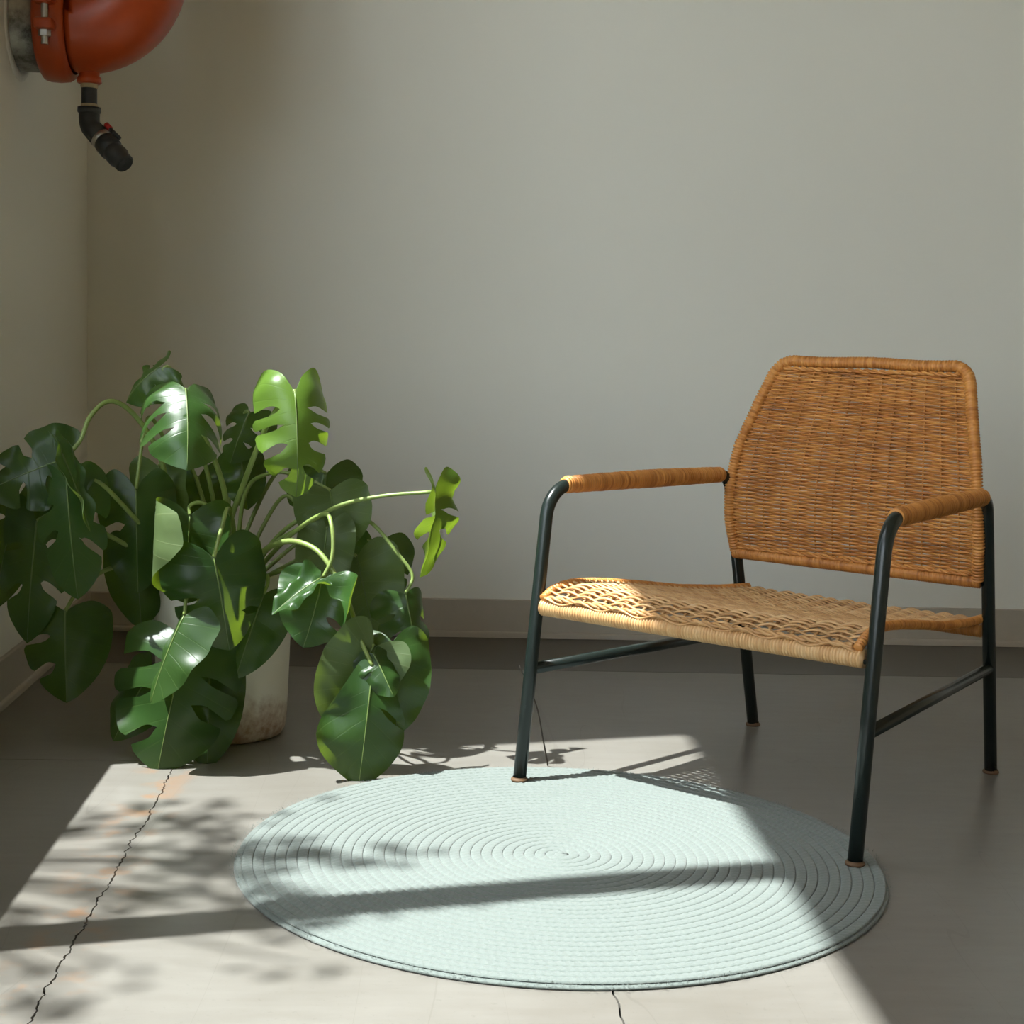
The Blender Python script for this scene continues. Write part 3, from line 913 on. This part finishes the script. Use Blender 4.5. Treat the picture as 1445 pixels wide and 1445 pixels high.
# ================================================================== MONSTERA (world coordinates, metres)
LEAVES = [
    ([-0.4201, 2.875, 0.6976], [-0.4043, 2.79, 0.5563], 0.2615, (0.26, -0.8, 0.5), -12, -14, 44, -92, -80, 0.42, [0.45, 0.58, 0.72], [0.46, 0.6, 0.75], (0.0334, 0.0829, 0.0187), 0.02, 0.3, 0.034, 0.88),
    ([-0.4857, 2.99, 0.7318], [-0.5526, 3.02, 0.6626], 0.1285, (-0.35, -0.75, 0.5), -25, -25, 35, -20, -20, 0.3, [0.52], [0.55], (0.0361, 0.0871, 0.0196), 0.013, 0.35, 0.028, 0.88),
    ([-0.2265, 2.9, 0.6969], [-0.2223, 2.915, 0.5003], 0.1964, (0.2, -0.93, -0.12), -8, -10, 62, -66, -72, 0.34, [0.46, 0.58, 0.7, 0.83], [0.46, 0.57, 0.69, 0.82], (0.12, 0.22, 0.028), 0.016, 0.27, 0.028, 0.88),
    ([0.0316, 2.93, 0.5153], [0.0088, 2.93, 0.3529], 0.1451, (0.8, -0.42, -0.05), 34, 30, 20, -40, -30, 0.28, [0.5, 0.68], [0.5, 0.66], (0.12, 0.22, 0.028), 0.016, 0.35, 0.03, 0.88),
    ([-0.3316, 3.12, 0.645], [-0.3655, 3.1, 0.5438], 0.1330, (-0.1, -0.85, 0.5), -25, -25, 30, -25, -25, 0.25, [0.55, 0.74], [0.55, 0.74], (0.0355, 0.0858, 0.0193), 0.013, 0.35, 0.028, 0.88),
    ([-0.649, 2.93, 0.5596], [-0.7928, 2.93, 0.4946], 0.1649, (-0.1, -0.95, 0.35), -5, -5, 22, -10, -10, 0.28, [0.6, 0.8], [0.52, 0.72], (0.0265, 0.0687, 0.0155), 0.013, 0.28, 0.04, 0.88),
    ([-0.6374, 2.9, 0.5259], [-0.6129, 2.88, 0.3074], 0.1588, (-0.12, -0.95, 0.3), -14, -22, 14, -25, -36, 0.15, [0.48, 0.64], [0.55, 0.7], (0.036, 0.0906, 0.0204), 0.013, 0.35, 0.028, 0.75),
    ([-0.6405, 2.88, 0.5739], [-0.5869, 2.865, 0.4324], 0.0517, (0.6, -0.3, 0.3), 20, 20, 10, 0, 0, 0.3, [], [], (0.0326, 0.0896, 0.0202), 0.013, 0.35, 0.028, 0.88),
    ([-0.7077, 2.97, 0.4394], [-0.7269, 2.97, 0.2063], 0.1444, (-0.1, -0.97, 0.2), -8, -8, 10, -10, -10, 0.2, [0.5, 0.72], [0.48, 0.7], (0.0295, 0.0793, 0.0178), 0.013, 0.35, 0.035, 0.88),
    ([-0.7552, 3.02, 0.48], [-0.8002, 3.02, 0.2612], 0.1292, (-0.2, -0.95, 0.25), -8, -8, 10, -10, -10, 0.25, [0.5], [0.6], (0.0318, 0.0811, 0.0182), 0.013, 0.35, 0.028, 0.88),
    ([-0.658, 2.98, 0.2681], [-0.6512, 2.96, 0.0953], 0.1872, (0.1, -0.9, 0.35), -12, -12, 22, -22, -25, 0.12, [0.55, 0.75], [], (0.0253, 0.0683, 0.0154), 0.013, 0.35, 0.04, 0.88),
    ([-0.53, 3.0, 0.5007], [-0.5236, 2.99, 0.3017], 0.1591, (0.1, -0.97, 0.15), -14, -14, 12, -12, -15, 0.2, [0.6], [], (0.0309, 0.0747, 0.0168), 0.013, 0.35, 0.04, 0.88),
    ([-0.5402, 3.06, 0.3844], [-0.527, 3.05, 0.2221], 0.1376, (0.1, -0.97, 0.2), -10, -10, 12, -12, -12, 0.2, [], [], (0.0316, 0.0864, 0.0194), 0.013, 0.35, 0.028, 0.88),
    ([-0.504, 3.1, 0.5362], [-0.4731, 3.1, 0.4058], 0.1186, (0.1, 0.95, 0.2), -10, -10, -12, -12, -12, 0.2, [], [0.6], (0.0318, 0.0871, 0.0196), 0.013, 0.35, 0.028, 0.88),
    ([-0.4354, 3.16, 0.5132], [-0.4204, 3.16, 0.3881], 0.1281, (0.1, -0.95, 0.2), -10, -10, 12, -12, -12, 0.2, [], [], (0.0302, 0.0828, 0.0186), 0.013, 0.35, 0.028, 0.88),
    ([-0.4159, 2.91, 0.4635], [-0.424, 2.92, 0.2964], 0.1969, (0.12, -0.95, 0.05), -4, 4, 20, 120, 50, 0.18, [], [], (0.0279, 0.068, 0.0153), 0.012, 0.35, 0.028, 0.88),
    ([-0.3605, 2.825, 0.3987], [-0.3381, 2.885, 0.2165], 0.2211, (0.22, -0.9, -0.3), -8, -12, 30, -30, -44, 0.2, [0.62], [0.74], (0.027, 0.073, 0.0164), 0.016, 0.5, 0.028, 0.8),
    ([-0.2833, 2.95, 0.3129], [-0.3323, 2.93, 0.1535], 0.1430, (0.05, -0.95, 0.3), -15, -15, 18, -20, -20, 0.15, [], [], (0.0376, 0.0916, 0.0206), 0.013, 0.35, 0.028, 0.88),
    ([-0.4148, 2.84, 0.2893], [-0.4683, 2.8, 0.1331], 0.1498, (-0.5, -0.62, 0.6), -30, -10, 16, -18, -24, 0.17, [], [], (0.0312, 0.0749, 0.0169), 0.007, 0.35, 0.028, 0.88),
    ([-0.4178, 2.88, 0.2294], [-0.4633, 2.85, -0.0085], 0.2838, (-0.02, -0.96, 0.12), -8, -12, 30, -40, -52, 0.16, [0.46, 0.62, 0.8], [0.5, 0.66], (0.0323, 0.0809, 0.0182), 0.018, 0.27, 0.034, 0.75),
    ([-0.3827, 2.95, 0.1864], [-0.3784, 2.89, -0.0106], 0.1578, (0.15, -0.9, 0.4), -14, -14, 22, -25, -25, 0.15, [], [], (0.0302, 0.0729, 0.0164), 0.013, 0.35, 0.028, 0.88),
    ([-0.4897, 2.95, 0.1642], [-0.5563, 2.92, 0.0331], 0.1322, (-0.25, -0.85, 0.4), -14, -14, 18, -25, -20, 0.2, [], [0.6], (0.0352, 0.0846, 0.019), 0.013, 0.35, 0.028, 0.88),
    ([-0.1678, 2.85, 0.3589], [-0.1995, 2.835, 0.2342], 0.1562, (0.25, -0.93, 0.02), -8, 14, 26, -30, 60, 0.17, [], [0.7], (0.0335, 0.0894, 0.0201), 0.01, 0.35, 0.028, 0.88),
    ([-0.171, 2.84, 0.3617], [-0.2534, 2.8, 0.2995], 0.0660, (-0.25, -0.5, 0.8), 25, 10, 18, 0, 0, 0.1, [], [], (0.0281, 0.0767, 0.0173), 0.013, 0.35, 0.028, 0.88),
    ([-0.0711, 2.835, 0.2391], [-0.1603, 2.815, 0.1055], 0.1552, (0.1, 0.92, 0.3), -8, -8, -14, -10, -10, 0.22, [], [], (0.0258, 0.0715, 0.0161), 0.01, 0.35, 0.028, 0.8),
    ([-0.038, 2.85, 0.2459], [-0.0264, 2.84, 0.0734], 0.1435, (0.05, -0.95, 0.1), -14, -6, 34, -30, -16, 0.16, [], [], (0.0296, 0.0752, 0.0169), 0.014, 0.35, 0.028, 0.72),
    ([-0.0716, 2.815, 0.23], [-0.0324, 2.78, 0.1576], 0.0957, (-0.25, -0.45, 0.85), -10, -28, 25, -30, -40, 0.2, [0.6], [], (0.0271, 0.0681, 0.0153), 0.01, 0.35, 0.028, 0.88),
    ([-0.0722, 2.805, 0.2086], [-0.0931, 2.79, -0.0106], 0.1889, (0.06, -0.95, 0.05), -10, -12, 34, 30, -30, 0.05, [], [0.58], (0.0286, 0.0761, 0.0171), 0.018, 0.35, 0.03, 0.56),
    ([-0.1667, 3.04, 0.5027], [-0.1473, 3.02, 0.3816], 0.1528, (-0.15, 0.95, 0.2), -6, -6, -16, -10, -10, 0.12, [], [], (0.0339, 0.0876, 0.0197), 0.013, 0.35, 0.028, 0.75),
    ([-0.1812, 3.14, 0.5267], [-0.191, 3.15, 0.3943], 0.1699, (0.1, -0.95, 0.3), -14, -14, 22, -20, -20, 0.25, [0.52, 0.7], [0.52, 0.7], (0.0292, 0.0756, 0.017), 0.013, 0.35, 0.035, 0.88),
    ([-0.1147, 3.06, 0.3725], [-0.0739, 3.05, 0.2065], 0.1720, (-0.15, 0.95, 0.15), -8, -8, -12, -10, -10, 0.16, [], [], (0.0306, 0.0849, 0.0191), 0.013, 0.35, 0.028, 0.88),
    ([-0.0799, 3.14, 0.3837], [-0.119, 3.14, 0.1954], 0.1838, (0.1, -0.95, 0.25), -12, -12, 18, -18, -18, 0.2, [0.5], [0.5], (0.0327, 0.0914, 0.0206), 0.013, 0.35, 0.028, 0.88),
    ([-0.0173, 2.98, 0.3132], [0.0072, 2.95, 0.1876], 0.1442, (0.25, -0.9, 0.35), -14, -20, 26, -25, -60, 0.12, [0.55, 0.74], [0.6], (0.0352, 0.086, 0.0193), 0.013, 0.35, 0.035, 0.88),
    ([-0.1688, 3.0, 0.4344], [-0.1877, 3.0, 0.268], 0.1148, (-0.05, 0.95, 0.2), -8, -8, -10, -10, -10, 0.2, [], [], (0.0277, 0.0684, 0.0154), 0.013, 0.35, 0.028, 0.88),
    ([-0.3472, 3.12, 0.5525], [-0.3333, 3.13, 0.4505], 0.1055, (0.1, -0.9, 0.4), -14, -14, 22, -20, -20, 0.2, [], [], (0.0301, 0.0768, 0.0173), 0.013, 0.35, 0.028, 0.88),
]
PETIOLES = [
    ([[-0.354, 3.08, 0.3128], [-0.3594, 3.05, 0.3896], [-0.3601, 2.98, 0.4932], [-0.3779, 2.96, 0.5613], [-0.3992, 2.95, 0.6117], [-0.4208, 2.935, 0.6539], [-0.4233, 2.88, 0.6935]], 0.0065, 0.004),
    ([[-0.3681, 3.06, 0.3156], [-0.3589, 3.02, 0.4209], [-0.3246, 2.98, 0.5209], [-0.2793, 2.95, 0.6333], [-0.2455, 2.945, 0.6817], [-0.2265, 2.9, 0.6969]], 0.006, 0.0042),
    ([[-0.3323, 3.07, 0.3148], [-0.293, 3.04, 0.3813], [-0.2126, 3.01, 0.4363], [-0.1469, 2.98, 0.4792], [-0.0637, 2.95, 0.5031], [0.0316, 2.93, 0.5153]], 0.0055, 0.0036),
    ([[-0.4394, 3.1, 0.308], [-0.4647, 3.08, 0.4252], [-0.4933, 3.05, 0.5583], [-0.5233, 3.02, 0.6231], [-0.5549, 2.99, 0.6598], [-0.5824, 2.97, 0.6638], [-0.6069, 2.95, 0.6352], [-0.6216, 2.94, 0.5935], [-0.649, 2.93, 0.5596]], 0.006, 0.004),
    ([[-0.4214, 3.12, 0.3052], [-0.4572, 3.14, 0.4466], [-0.4823, 3.1, 0.5617], [-0.5114, 3.06, 0.6322], [-0.5209, 3.03, 0.6038], [-0.53, 3.0, 0.5007]], 0.005, 0.0035),
    ([[-0.4476, 3.08, 0.3109], [-0.5024, 3.02, 0.4041], [-0.5581, 2.96, 0.4852], [-0.5873, 2.93, 0.5192], [-0.6166, 2.91, 0.5242], [-0.6374, 2.9, 0.5259]], 0.005, 0.0036),
    ([[-0.4542, 3.06, 0.3139], [-0.5456, 3.0, 0.3922], [-0.6362, 2.99, 0.4387], [-0.6734, 2.98, 0.4565], [-0.7077, 2.97, 0.4394]], 0.005, 0.0036),
    ([[-0.4625, 3.07, 0.3122], [-0.5625, 3.02, 0.3481], [-0.6318, 3.0, 0.3088], [-0.658, 2.98, 0.2681]], 0.005, 0.0036),
    ([[-0.3979, 3.1, 0.3088], [-0.4155, 3.12, 0.4497], [-0.4536, 3.11, 0.5548], [-0.4877, 3.1, 0.5547], [-0.504, 3.1, 0.5362]], 0.0045, 0.0033),
    ([[-0.3915, 3.05, 0.3167], [-0.3592, 2.98, 0.3988], [-0.3627, 2.94, 0.4573], [-0.3968, 2.93, 0.4841], [-0.4175, 2.92, 0.4794], [-0.4159, 2.91, 0.4635]], 0.0045, 0.0034),
    ([[-0.3739, 3.04, 0.3186], [-0.3411, 2.96, 0.4153], [-0.3426, 2.88, 0.4802], [-0.3508, 2.845, 0.4452], [-0.3605, 2.825, 0.3987]], 0.0048, 0.0036),
    ([[-0.3279, 3.03, 0.3211], [-0.2908, 2.99, 0.3854], [-0.2401, 2.94, 0.4147], [-0.1912, 2.9, 0.4103], [-0.1564, 2.87, 0.381], [-0.1195, 2.85, 0.3167], [-0.097, 2.83, 0.2553], [-0.0722, 2.805, 0.2086]], 0.0062, 0.004),
    ([[-0.3243, 3.06, 0.3165], [-0.2451, 3.0, 0.4123], [-0.1738, 2.92, 0.4691], [-0.1543, 2.88, 0.4531], [-0.1513, 2.865, 0.3989], [-0.1684, 2.86, 0.3574]], 0.0048, 0.0036),
    ([[-0.3516, 3.12, 0.3066], [-0.3395, 3.12, 0.4796], [-0.2886, 3.09, 0.5284], [-0.2244, 3.06, 0.527], [-0.1667, 3.04, 0.5027]], 0.0045, 0.0034),
    ([[-0.3286, 3.1, 0.3102], [-0.2791, 3.08, 0.3943], [-0.2232, 3.06, 0.444], [-0.168, 3.05, 0.463], [-0.0917, 3.03, 0.4463], [-0.0355, 3.0, 0.3894], [-0.0046, 2.99, 0.3476], [-0.0173, 2.98, 0.3132]], 0.005, 0.0034),
    ([[-0.3175, 3.1, 0.3104], [-0.2303, 3.08, 0.3603], [-0.1612, 3.07, 0.3968], [-0.1147, 3.06, 0.3725]], 0.0048, 0.0034),
    ([[-0.3632, 3.16, 0.3002], [-0.3355, 3.18, 0.4162], [-0.2792, 3.17, 0.5261], [-0.2243, 3.15, 0.5433], [-0.1812, 3.14, 0.5267]], 0.0048, 0.0034),
    ([[-0.3774, 3.16, 0.2999], [-0.3783, 3.18, 0.444], [-0.363, 3.16, 0.5603], [-0.3423, 3.13, 0.64], [-0.3316, 3.12, 0.645]], 0.0048, 0.0034),
    ([[-0.382, 3.14, 0.3029], [-0.4045, 3.14, 0.4761], [-0.4456, 3.05, 0.6751], [-0.4676, 3.0, 0.7295], [-0.4817, 2.99, 0.7267]], 0.005, 0.0034),
    ([[-0.3018, 3.04, 0.3201], [-0.251, 3.0, 0.3493], [-0.1926, 2.94, 0.3244], [-0.1424, 2.88, 0.2847], [-0.0711, 2.835, 0.2391]], 0.0048, 0.0034),
    ([[-0.3876, 3.02, 0.3215], [-0.4102, 2.94, 0.3362], [-0.4143, 2.87, 0.3234], [-0.4148, 2.84, 0.2893]], 0.0045, 0.0034),
    ([[-0.3741, 3.02, 0.3218], [-0.3853, 2.95, 0.3419], [-0.3978, 2.9, 0.3029], [-0.4178, 2.88, 0.2294]], 0.005, 0.0036),
    ([[-0.3201, 3.02, 0.3228], [-0.2857, 2.97, 0.3449], [-0.2761, 2.955, 0.3339], [-0.2833, 2.95, 0.3129]], 0.0045, 0.0034),
    ([[-0.3469, 3.14, 0.3036], [-0.3079, 3.16, 0.412], [-0.2627, 3.15, 0.4784], [-0.2193, 3.1, 0.4493], [-0.1688, 3.0, 0.4344]], 0.0045, 0.0034),
    ([[-0.3187, 3.14, 0.3042], [-0.2228, 3.16, 0.3924], [-0.138, 3.16, 0.4158], [-0.0799, 3.14, 0.3837]], 0.0045, 0.0034),
]
OUTL = [(.018, .02), (.10, -.55), (.27, -1.0), (.43, -.55), (.495, .10), (.485, .30), (.42, .52), (.30, .74), (.13, .92), (0, 1.0)]
def outline(r, bk):
    """right-hand leaf outline, r from the sinus (0) to the tip (1); x in widths, y in lengths"""
    n = len(OUTL) - 1
    f = min(max(r, 0), 1) * n
    i = min(int(f), n - 1); t = f - i
    g = lambda j: Vector(OUTL[min(max(j, 0), n)])
    a, b, c, d = g(i - 1), g(i), g(i + 1), g(i + 2)
    p = .5 * ((2 * b) + (c - a) * t + (2 * a - 5 * b + 4 * c - d) * t * t + (3 * b - a - 3 * c + d) * t ** 3)
    y = p.y * bk if p.y < 0 else p.y
    return p.x, y
def leaf_object(spec, parent, off, seed):
    B, T, W, N, fp, fm, bend, cp, cm, bk, sp, sm, tint, rip, t0, gw, bl = spec
    B, T, N = Vector(B), Vector(T), Vector(N)
    rg = random.Random(seed)
    D = T - B; Lc = D.length; D.normalize()
    Z = (N - D * N.dot(D)).normalized(); X = D.cross(Z)
    bd = R(bend) if abs(bend) > .5 else R(.5)
    tip = Vector((0, math.sin(bd) / bd, -(1 - math.cos(bd)) / bd))
    al = math.atan2(tip.z, tip.y); sc = Lc / tip.length
    p1, p2, p3 = rg.uniform(0, 6), rg.uniform(0, 6), rg.uniform(0, 6)
    def place(x, y, sgn):
        """x in metres (>= 0), y in fractions of the length"""
        dn = x / (W * .5)
        cu = cp if sgn > 0 else cm
        fo = R(fp if sgn > 0 else fm) + .5 * R(cu) * (dn if cu < 0 else 1.5 * dn ** 3)
        lx, lz = x * math.cos(fo) * sgn, x * math.sin(fo)
        lz += rip * dn * (math.sin(y * 9 + p1 + sgn) * .6 + math.sin(y * 17 + p2 * sgn) * .4) + rip * .5 * math.sin(dn * 5 + y * 6 + p3) * dn
        th = bd * y
        cy = sc * math.sin(th) / bd; cz = -sc * (1 - math.cos(th)) / bd
        ny, nz = math.sin(th), math.cos(th)
        yy, zz = cy + ny * lz, cz + nz * lz
        y2, z2 = yy * math.cos(-al) - zz * math.sin(-al), yy * math.sin(-al) + zz * math.cos(-al)
        return B + X * lx + D * y2 + Z * z2 - off
    verts = []; faces = []; uvs = []; key = {}
    NT2 = 12
    def vert(co, uv, k_):
        if k_ is not None and k_ in key: return key[k_]
        verts.append(co); uvs.append(uv)
        if k_ is not None: key[k_] = len(verts) - 1
        return len(verts) - 1
    for sgn, slits in ((1, sp), (-1, sm)):
        cuts = [0.0] + list(slits) + [1.0]
        dep = [0] + [t0 + rg.uniform(-.05, .12) for _ in slits] + [0]
        gap = [0] + [gw * rg.uniform(.75, 1.25) for _ in slits] + [0]
        for c in range(len(cuts) - 1):
            ra, rb = cuts[c], cuts[c + 1]
            nr = max(5, int((rb - ra) * 44))
            grid = []
            for i in range(nr + 1):
                lam = i / nr
                row = []
                for j in range(NT2 + 1):
                    t = j / NT2
                    def gp(e):
                        if gap[e] == 0 or t <= dep[e]: return 0.0
                        q = (t - dep[e]) / (1 - dep[e])
                        return gap[e] * math.sqrt(min(1.0, q * 3.2)) * (1 - .42 * q)
                    r = (ra + gp(c)) * (1 - lam) + (rb - gp(c + 1)) * lam
                    tm = 1.0
                    if slits:
                        e_ = abs(2 * lam - 1)
                        sideslit = (lam < .5 and gap[c]) or (lam >= .5 and gap[c + 1])
                        if sideslit: tm = 1 - .09 * e_ ** 5
                    ox, oy = outline(r, bk)
                    if oy > 0: oy = oy ** bl
                    if bl < .65: ox *= min(1.0, .30 + 1.25 * max(oy, 0.0))      # pear-shaped, widest low down
                    my = max(0.0, (r - .26) / .74) ** 1.5 * .985
                    tt = t * tm
                    # veins leave the midrib and sweep towards the tip
                    x = ox * tt
                    y = my + (oy - my) * (tt ** 1.18)
                    k_ = None
                    if j == 0: k_ = ('m', round(my, 5))
                    elif i == 0 and c > 0 and t <= dep[c]: k_ = (sgn, c, j)
                    elif i == nr and c < len(cuts) - 2 and t <= dep[c + 1]: k_ = (sgn, c + 1, j)
                    elif i == nr and c == len(cuts) - 2: k_ = ('t', j)
                    row.append(vert(place(x * W, y, sgn), (r, tt), k_))
                grid.append(row)
            for i in range(nr):
                for j in range(NT2):
                    q = [grid[i][j], grid[i][j + 1], grid[i + 1][j + 1], grid[i + 1][j]]
                    q2 = []
                    for a in q:
                        if a not in q2: q2.append(a)
                    if len(q2) > 2:
                        faces.append(q2 if sgn > 0 else q2[::-1])
    me = bpy.data.meshes.new('leaf')
    me.from_pydata(verts, [], faces)
    me.materials.append(MAT['leaf'])
    ul = me.uv_layers.new(name='leafuv')
    li = [0] * len(me.loops); me.loops.foreach_get('vertex_index', li)
    ul.data.foreach_set('uv', [c for i in li for c in uvs[i]])
    me.polygons.foreach_set('use_smooth', [True] * len(faces))
    me.validate(); me.update()
    # make sure the waxy side is the one along N
    nsum = Vector((0, 0, 0))
    for p in me.polygons: nsum += p.normal * p.area
    if nsum.dot(Z) < 0: me.flip_normals()
    o = bpy.data.objects.new('leaf', me)
    C.objects.link(o); o.parent = parent
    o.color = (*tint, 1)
    # midrib, proud of both faces
    b = MB()
    n = 14
    pts = [place(0, .985 * i / n, 1) for i in range(n + 1)]
    b.tube(pts, [.0017 * (1 - .7 * i / n) for i in range(n + 1)], 6)
    b.build('midrib', MAT['midrib'], o)
    return o
plant = empty('monstera', PC + Vector((0, 0, .31)), 0, 'large drooping monstera with split leaves growing in the off-white pot', 'plant')
poff = PC + Vector((0, 0, .31))
for i, sp_ in enumerate(LEAVES):
    leaf_object(sp_, plant, poff, 100 + i)
for pts, ra, rb in PETIOLES:
    # root each stalk in the soil of the pot
    root = Vector(pts[0]); d = root - PC; d.z = 0
    if d.length > .085: d = d.normalized() * .085
    pts = [PC + d * .8 + Vector((0, 0, .300))] + pts[1:]
    q = crom(pts, 7)
    b = MB(); n = len(q)
    b.tube(q, [ra + (rb - ra) * min(1, i / (n - 1) * 1.15) for i in range(n)], 10)
    b.build('petiole', MAT['petiole'], plant, off=poff)

TREE_CLUSTERS = [(-0.458, 2.592, 3.66, 0.060500000000000005, 20), (-0.351, 2.499, 3.78, 0.07700000000000001, 30), (-0.304, 2.394, 3.54, 0.07700000000000001, 32), (-0.341, 2.280, 3.66, 0.066, 25), (-0.392, 2.218, 3.78, 0.066, 17), (-0.249, 2.346, 3.66, 0.05500000000000001, 20), (-0.158, 2.348, 3.42, 0.05500000000000001, 22), (-0.082, 2.328, 3.54, 0.0495, 17), (-0.244, 2.164, 3.66, 0.066, 27), (-0.179, 2.097, 3.54, 0.05500000000000001, 22), (-0.129, 1.946, 3.66, 0.021, 4), (-0.368, 1.936, 3.78, 0.021, 3), (-0.456, 1.935, 3.66, 0.03, 5), (-0.402, 1.849, 3.78, 0.03, 6), (-0.445, 1.819, 3.66, 0.03, 6), (0.005, 2.122, 3.42, 0.027500000000000004, 6), (-0.292, 2.578, 3.54, 0.05500000000000001, 10), (-0.499, 2.118, 3.66, 0.044000000000000004, 6)]

# ================================================================== TREE OUTSIDE THE WINDOW
tree = empty('garden_tree', (-2.6, 1.9, -.25), 0, 'leafy garden tree outside the tall window shading part of the sunlit floor', 'tree')
to = Vector(tree.location)
rg = random.Random(12)
b = MB()
b.tube(crom([(-2.6, 1.9, -.25), (-2.62, 1.88, 1.0), (-2.52, 1.92, 2.2), (-2.55, 1.95, 3.2), (-2.5, 2.0, 4.0)], 5), [.09 - .0033 * i for i in range(21)], 10)
trunk = b.build('trunk', MAT['bark'], tree, off=to)
back_dir = -sun_dir
def up_ray(fx, fy, z): return Vector((fx, fy, 0)) + back_dir * (z / back_dir.z)
# twigs whose shade falls on the floor left of the rug
CL = TREE_CLUSTERS
fol = MB()
for fx, fy, z, rad, cnt in CL:
    c = up_ray(fx, fy, z)
    st = Vector((-2.52, 1.95, min(z + .1, 3.4) - .45))
    mid = st.lerp(c, .55) + Vector((0, 0, .12))
    b = MB(); pp = crom([st, mid, c], 6)
    b.tube(pp, [.012 - .0007 * i for i in range(len(pp))], 6)
    b.build('branch', MAT['bark'], tree, off=to)
    for i in range(cnt):
        p = c + Vector((rg.gauss(0, rad), rg.gauss(0, rad * .62), rg.gauss(0, .05)))
        a = rg.uniform(0, 6.28); ln = rg.uniform(.035, .06)
        d = Vector((math.cos(a), math.sin(a), rg.uniform(-.5, .2))).normalized()
        s_ = d.cross(Vector((rg.uniform(-.4, .4), rg.uniform(-.4, .4), 1))).normalized() * ln * .30
        q = Vector((0, 0, -.006))
        fol.add([p, p + d * ln * .4 + s_, p + d * ln + q, p + d * ln * .4 - s_, p + d * ln * .45 + q * .6], [(0, 1, 4), (1, 2, 4), (2, 3, 4), (3, 0, 4)])
tag(fol.build('foliage', MAT['outdoor_leaf'], tree, smooth=False, off=to), kind='stuff')

# unseen leaf lumps added to block sky light, clear of the sun's path
for cx, cy, cz, cr in [(-2.5, 4.3, 4.9, 1.25), (-2.0, 3.9, 4.1, .8), (-2.4, -.7, 5.0, 1.25), (-2.0, -.2, 4.3, .75), (-2.3, -2.6, 5.2, 1.2)]:
    bm = bmesh.new()
    bmesh.ops.create_icosphere(bm, subdivisions=3, radius=cr)
    for v_ in bm.verts:
        v_.co *= rg.uniform(.84, 1.12)
        v_.co.z *= .72
    b = MB()
    b.add([(v_.co.x + cx, v_.co.y + cy, v_.co.z + cz) for v_ in bm.verts], [[q.index for q in f.verts] for f in bm.faces])
    bm.free()
    b.build('crown', MAT['evergreen'], tree, smooth=False, off=to)
    b = MB(); pp = crom([(-2.55, 1.95, 3.0), ((cx - 2.55) / 2, (cy + 1.95) / 2, (cz + 3.4) / 2), (cx, cy, cz)], 6)
    b.tube(pp, [.05 - .002 * i for i in range(len(pp))], 8)
    b.build('branch', MAT['bark'], tree, off=to)

# unseen evergreens added to block low sky light, standing lower than the sun
rg = random.Random(40)
EVL = ['shortest dark evergreen of the garden row outside the window', 'tallest dark evergreen, right behind the leafy garden tree',
       'dark evergreen between the tallest one and the last of the row', 'dark evergreen ending the row beyond the back wall']
for i, (tx, ty, th_) in enumerate([(-4.5, .1, 5.6), (-4.6, 2.15, 6.1), (-4.5, 4.2, 5.8), (-4.6, 6.3, 6.0)]):
    ev = empty('evergreen_tree', (tx, ty, -.25), 0, EVL[i], 'tree', 'evergreens outside the window')
    b = MB(); b.lathe([(.10, 0), (.08, .8)], 10)
    b.build('trunk', MAT['bark'], ev)
    b = MB(); n = 26; rows = 22
    vs_ = []; fs_ = []
    for r_ in range(rows + 1):
        f = r_ / rows
        rad = .92 * math.sin(math.pi * min(1, f * .93 + .07)) ** .55 * (1 - .15 * f)
        for k_ in range(n):
            t = 2 * math.pi * k_ / n
            q = rad * (1 + rg.uniform(-.13, .13))
            vs_.append((q * math.cos(t), q * math.sin(t), .35 + (th_ - .35) * f + rg.uniform(-.08, .08)))
    for r_ in range(rows):
        for k_ in range(n):
            fs_.append((r_ * n + k_, r_ * n + (k_ + 1) % n, (r_ + 1) * n + (k_ + 1) % n, (r_ + 1) * n + k_))
    fs_.append(tuple(range(n))[::-1]); fs_.append(tuple(rows * n + k_ for k_ in range(n)))
    b.add(vs_, fs_)
    b.build('crown', MAT['evergreen'], ev, smooth=False)
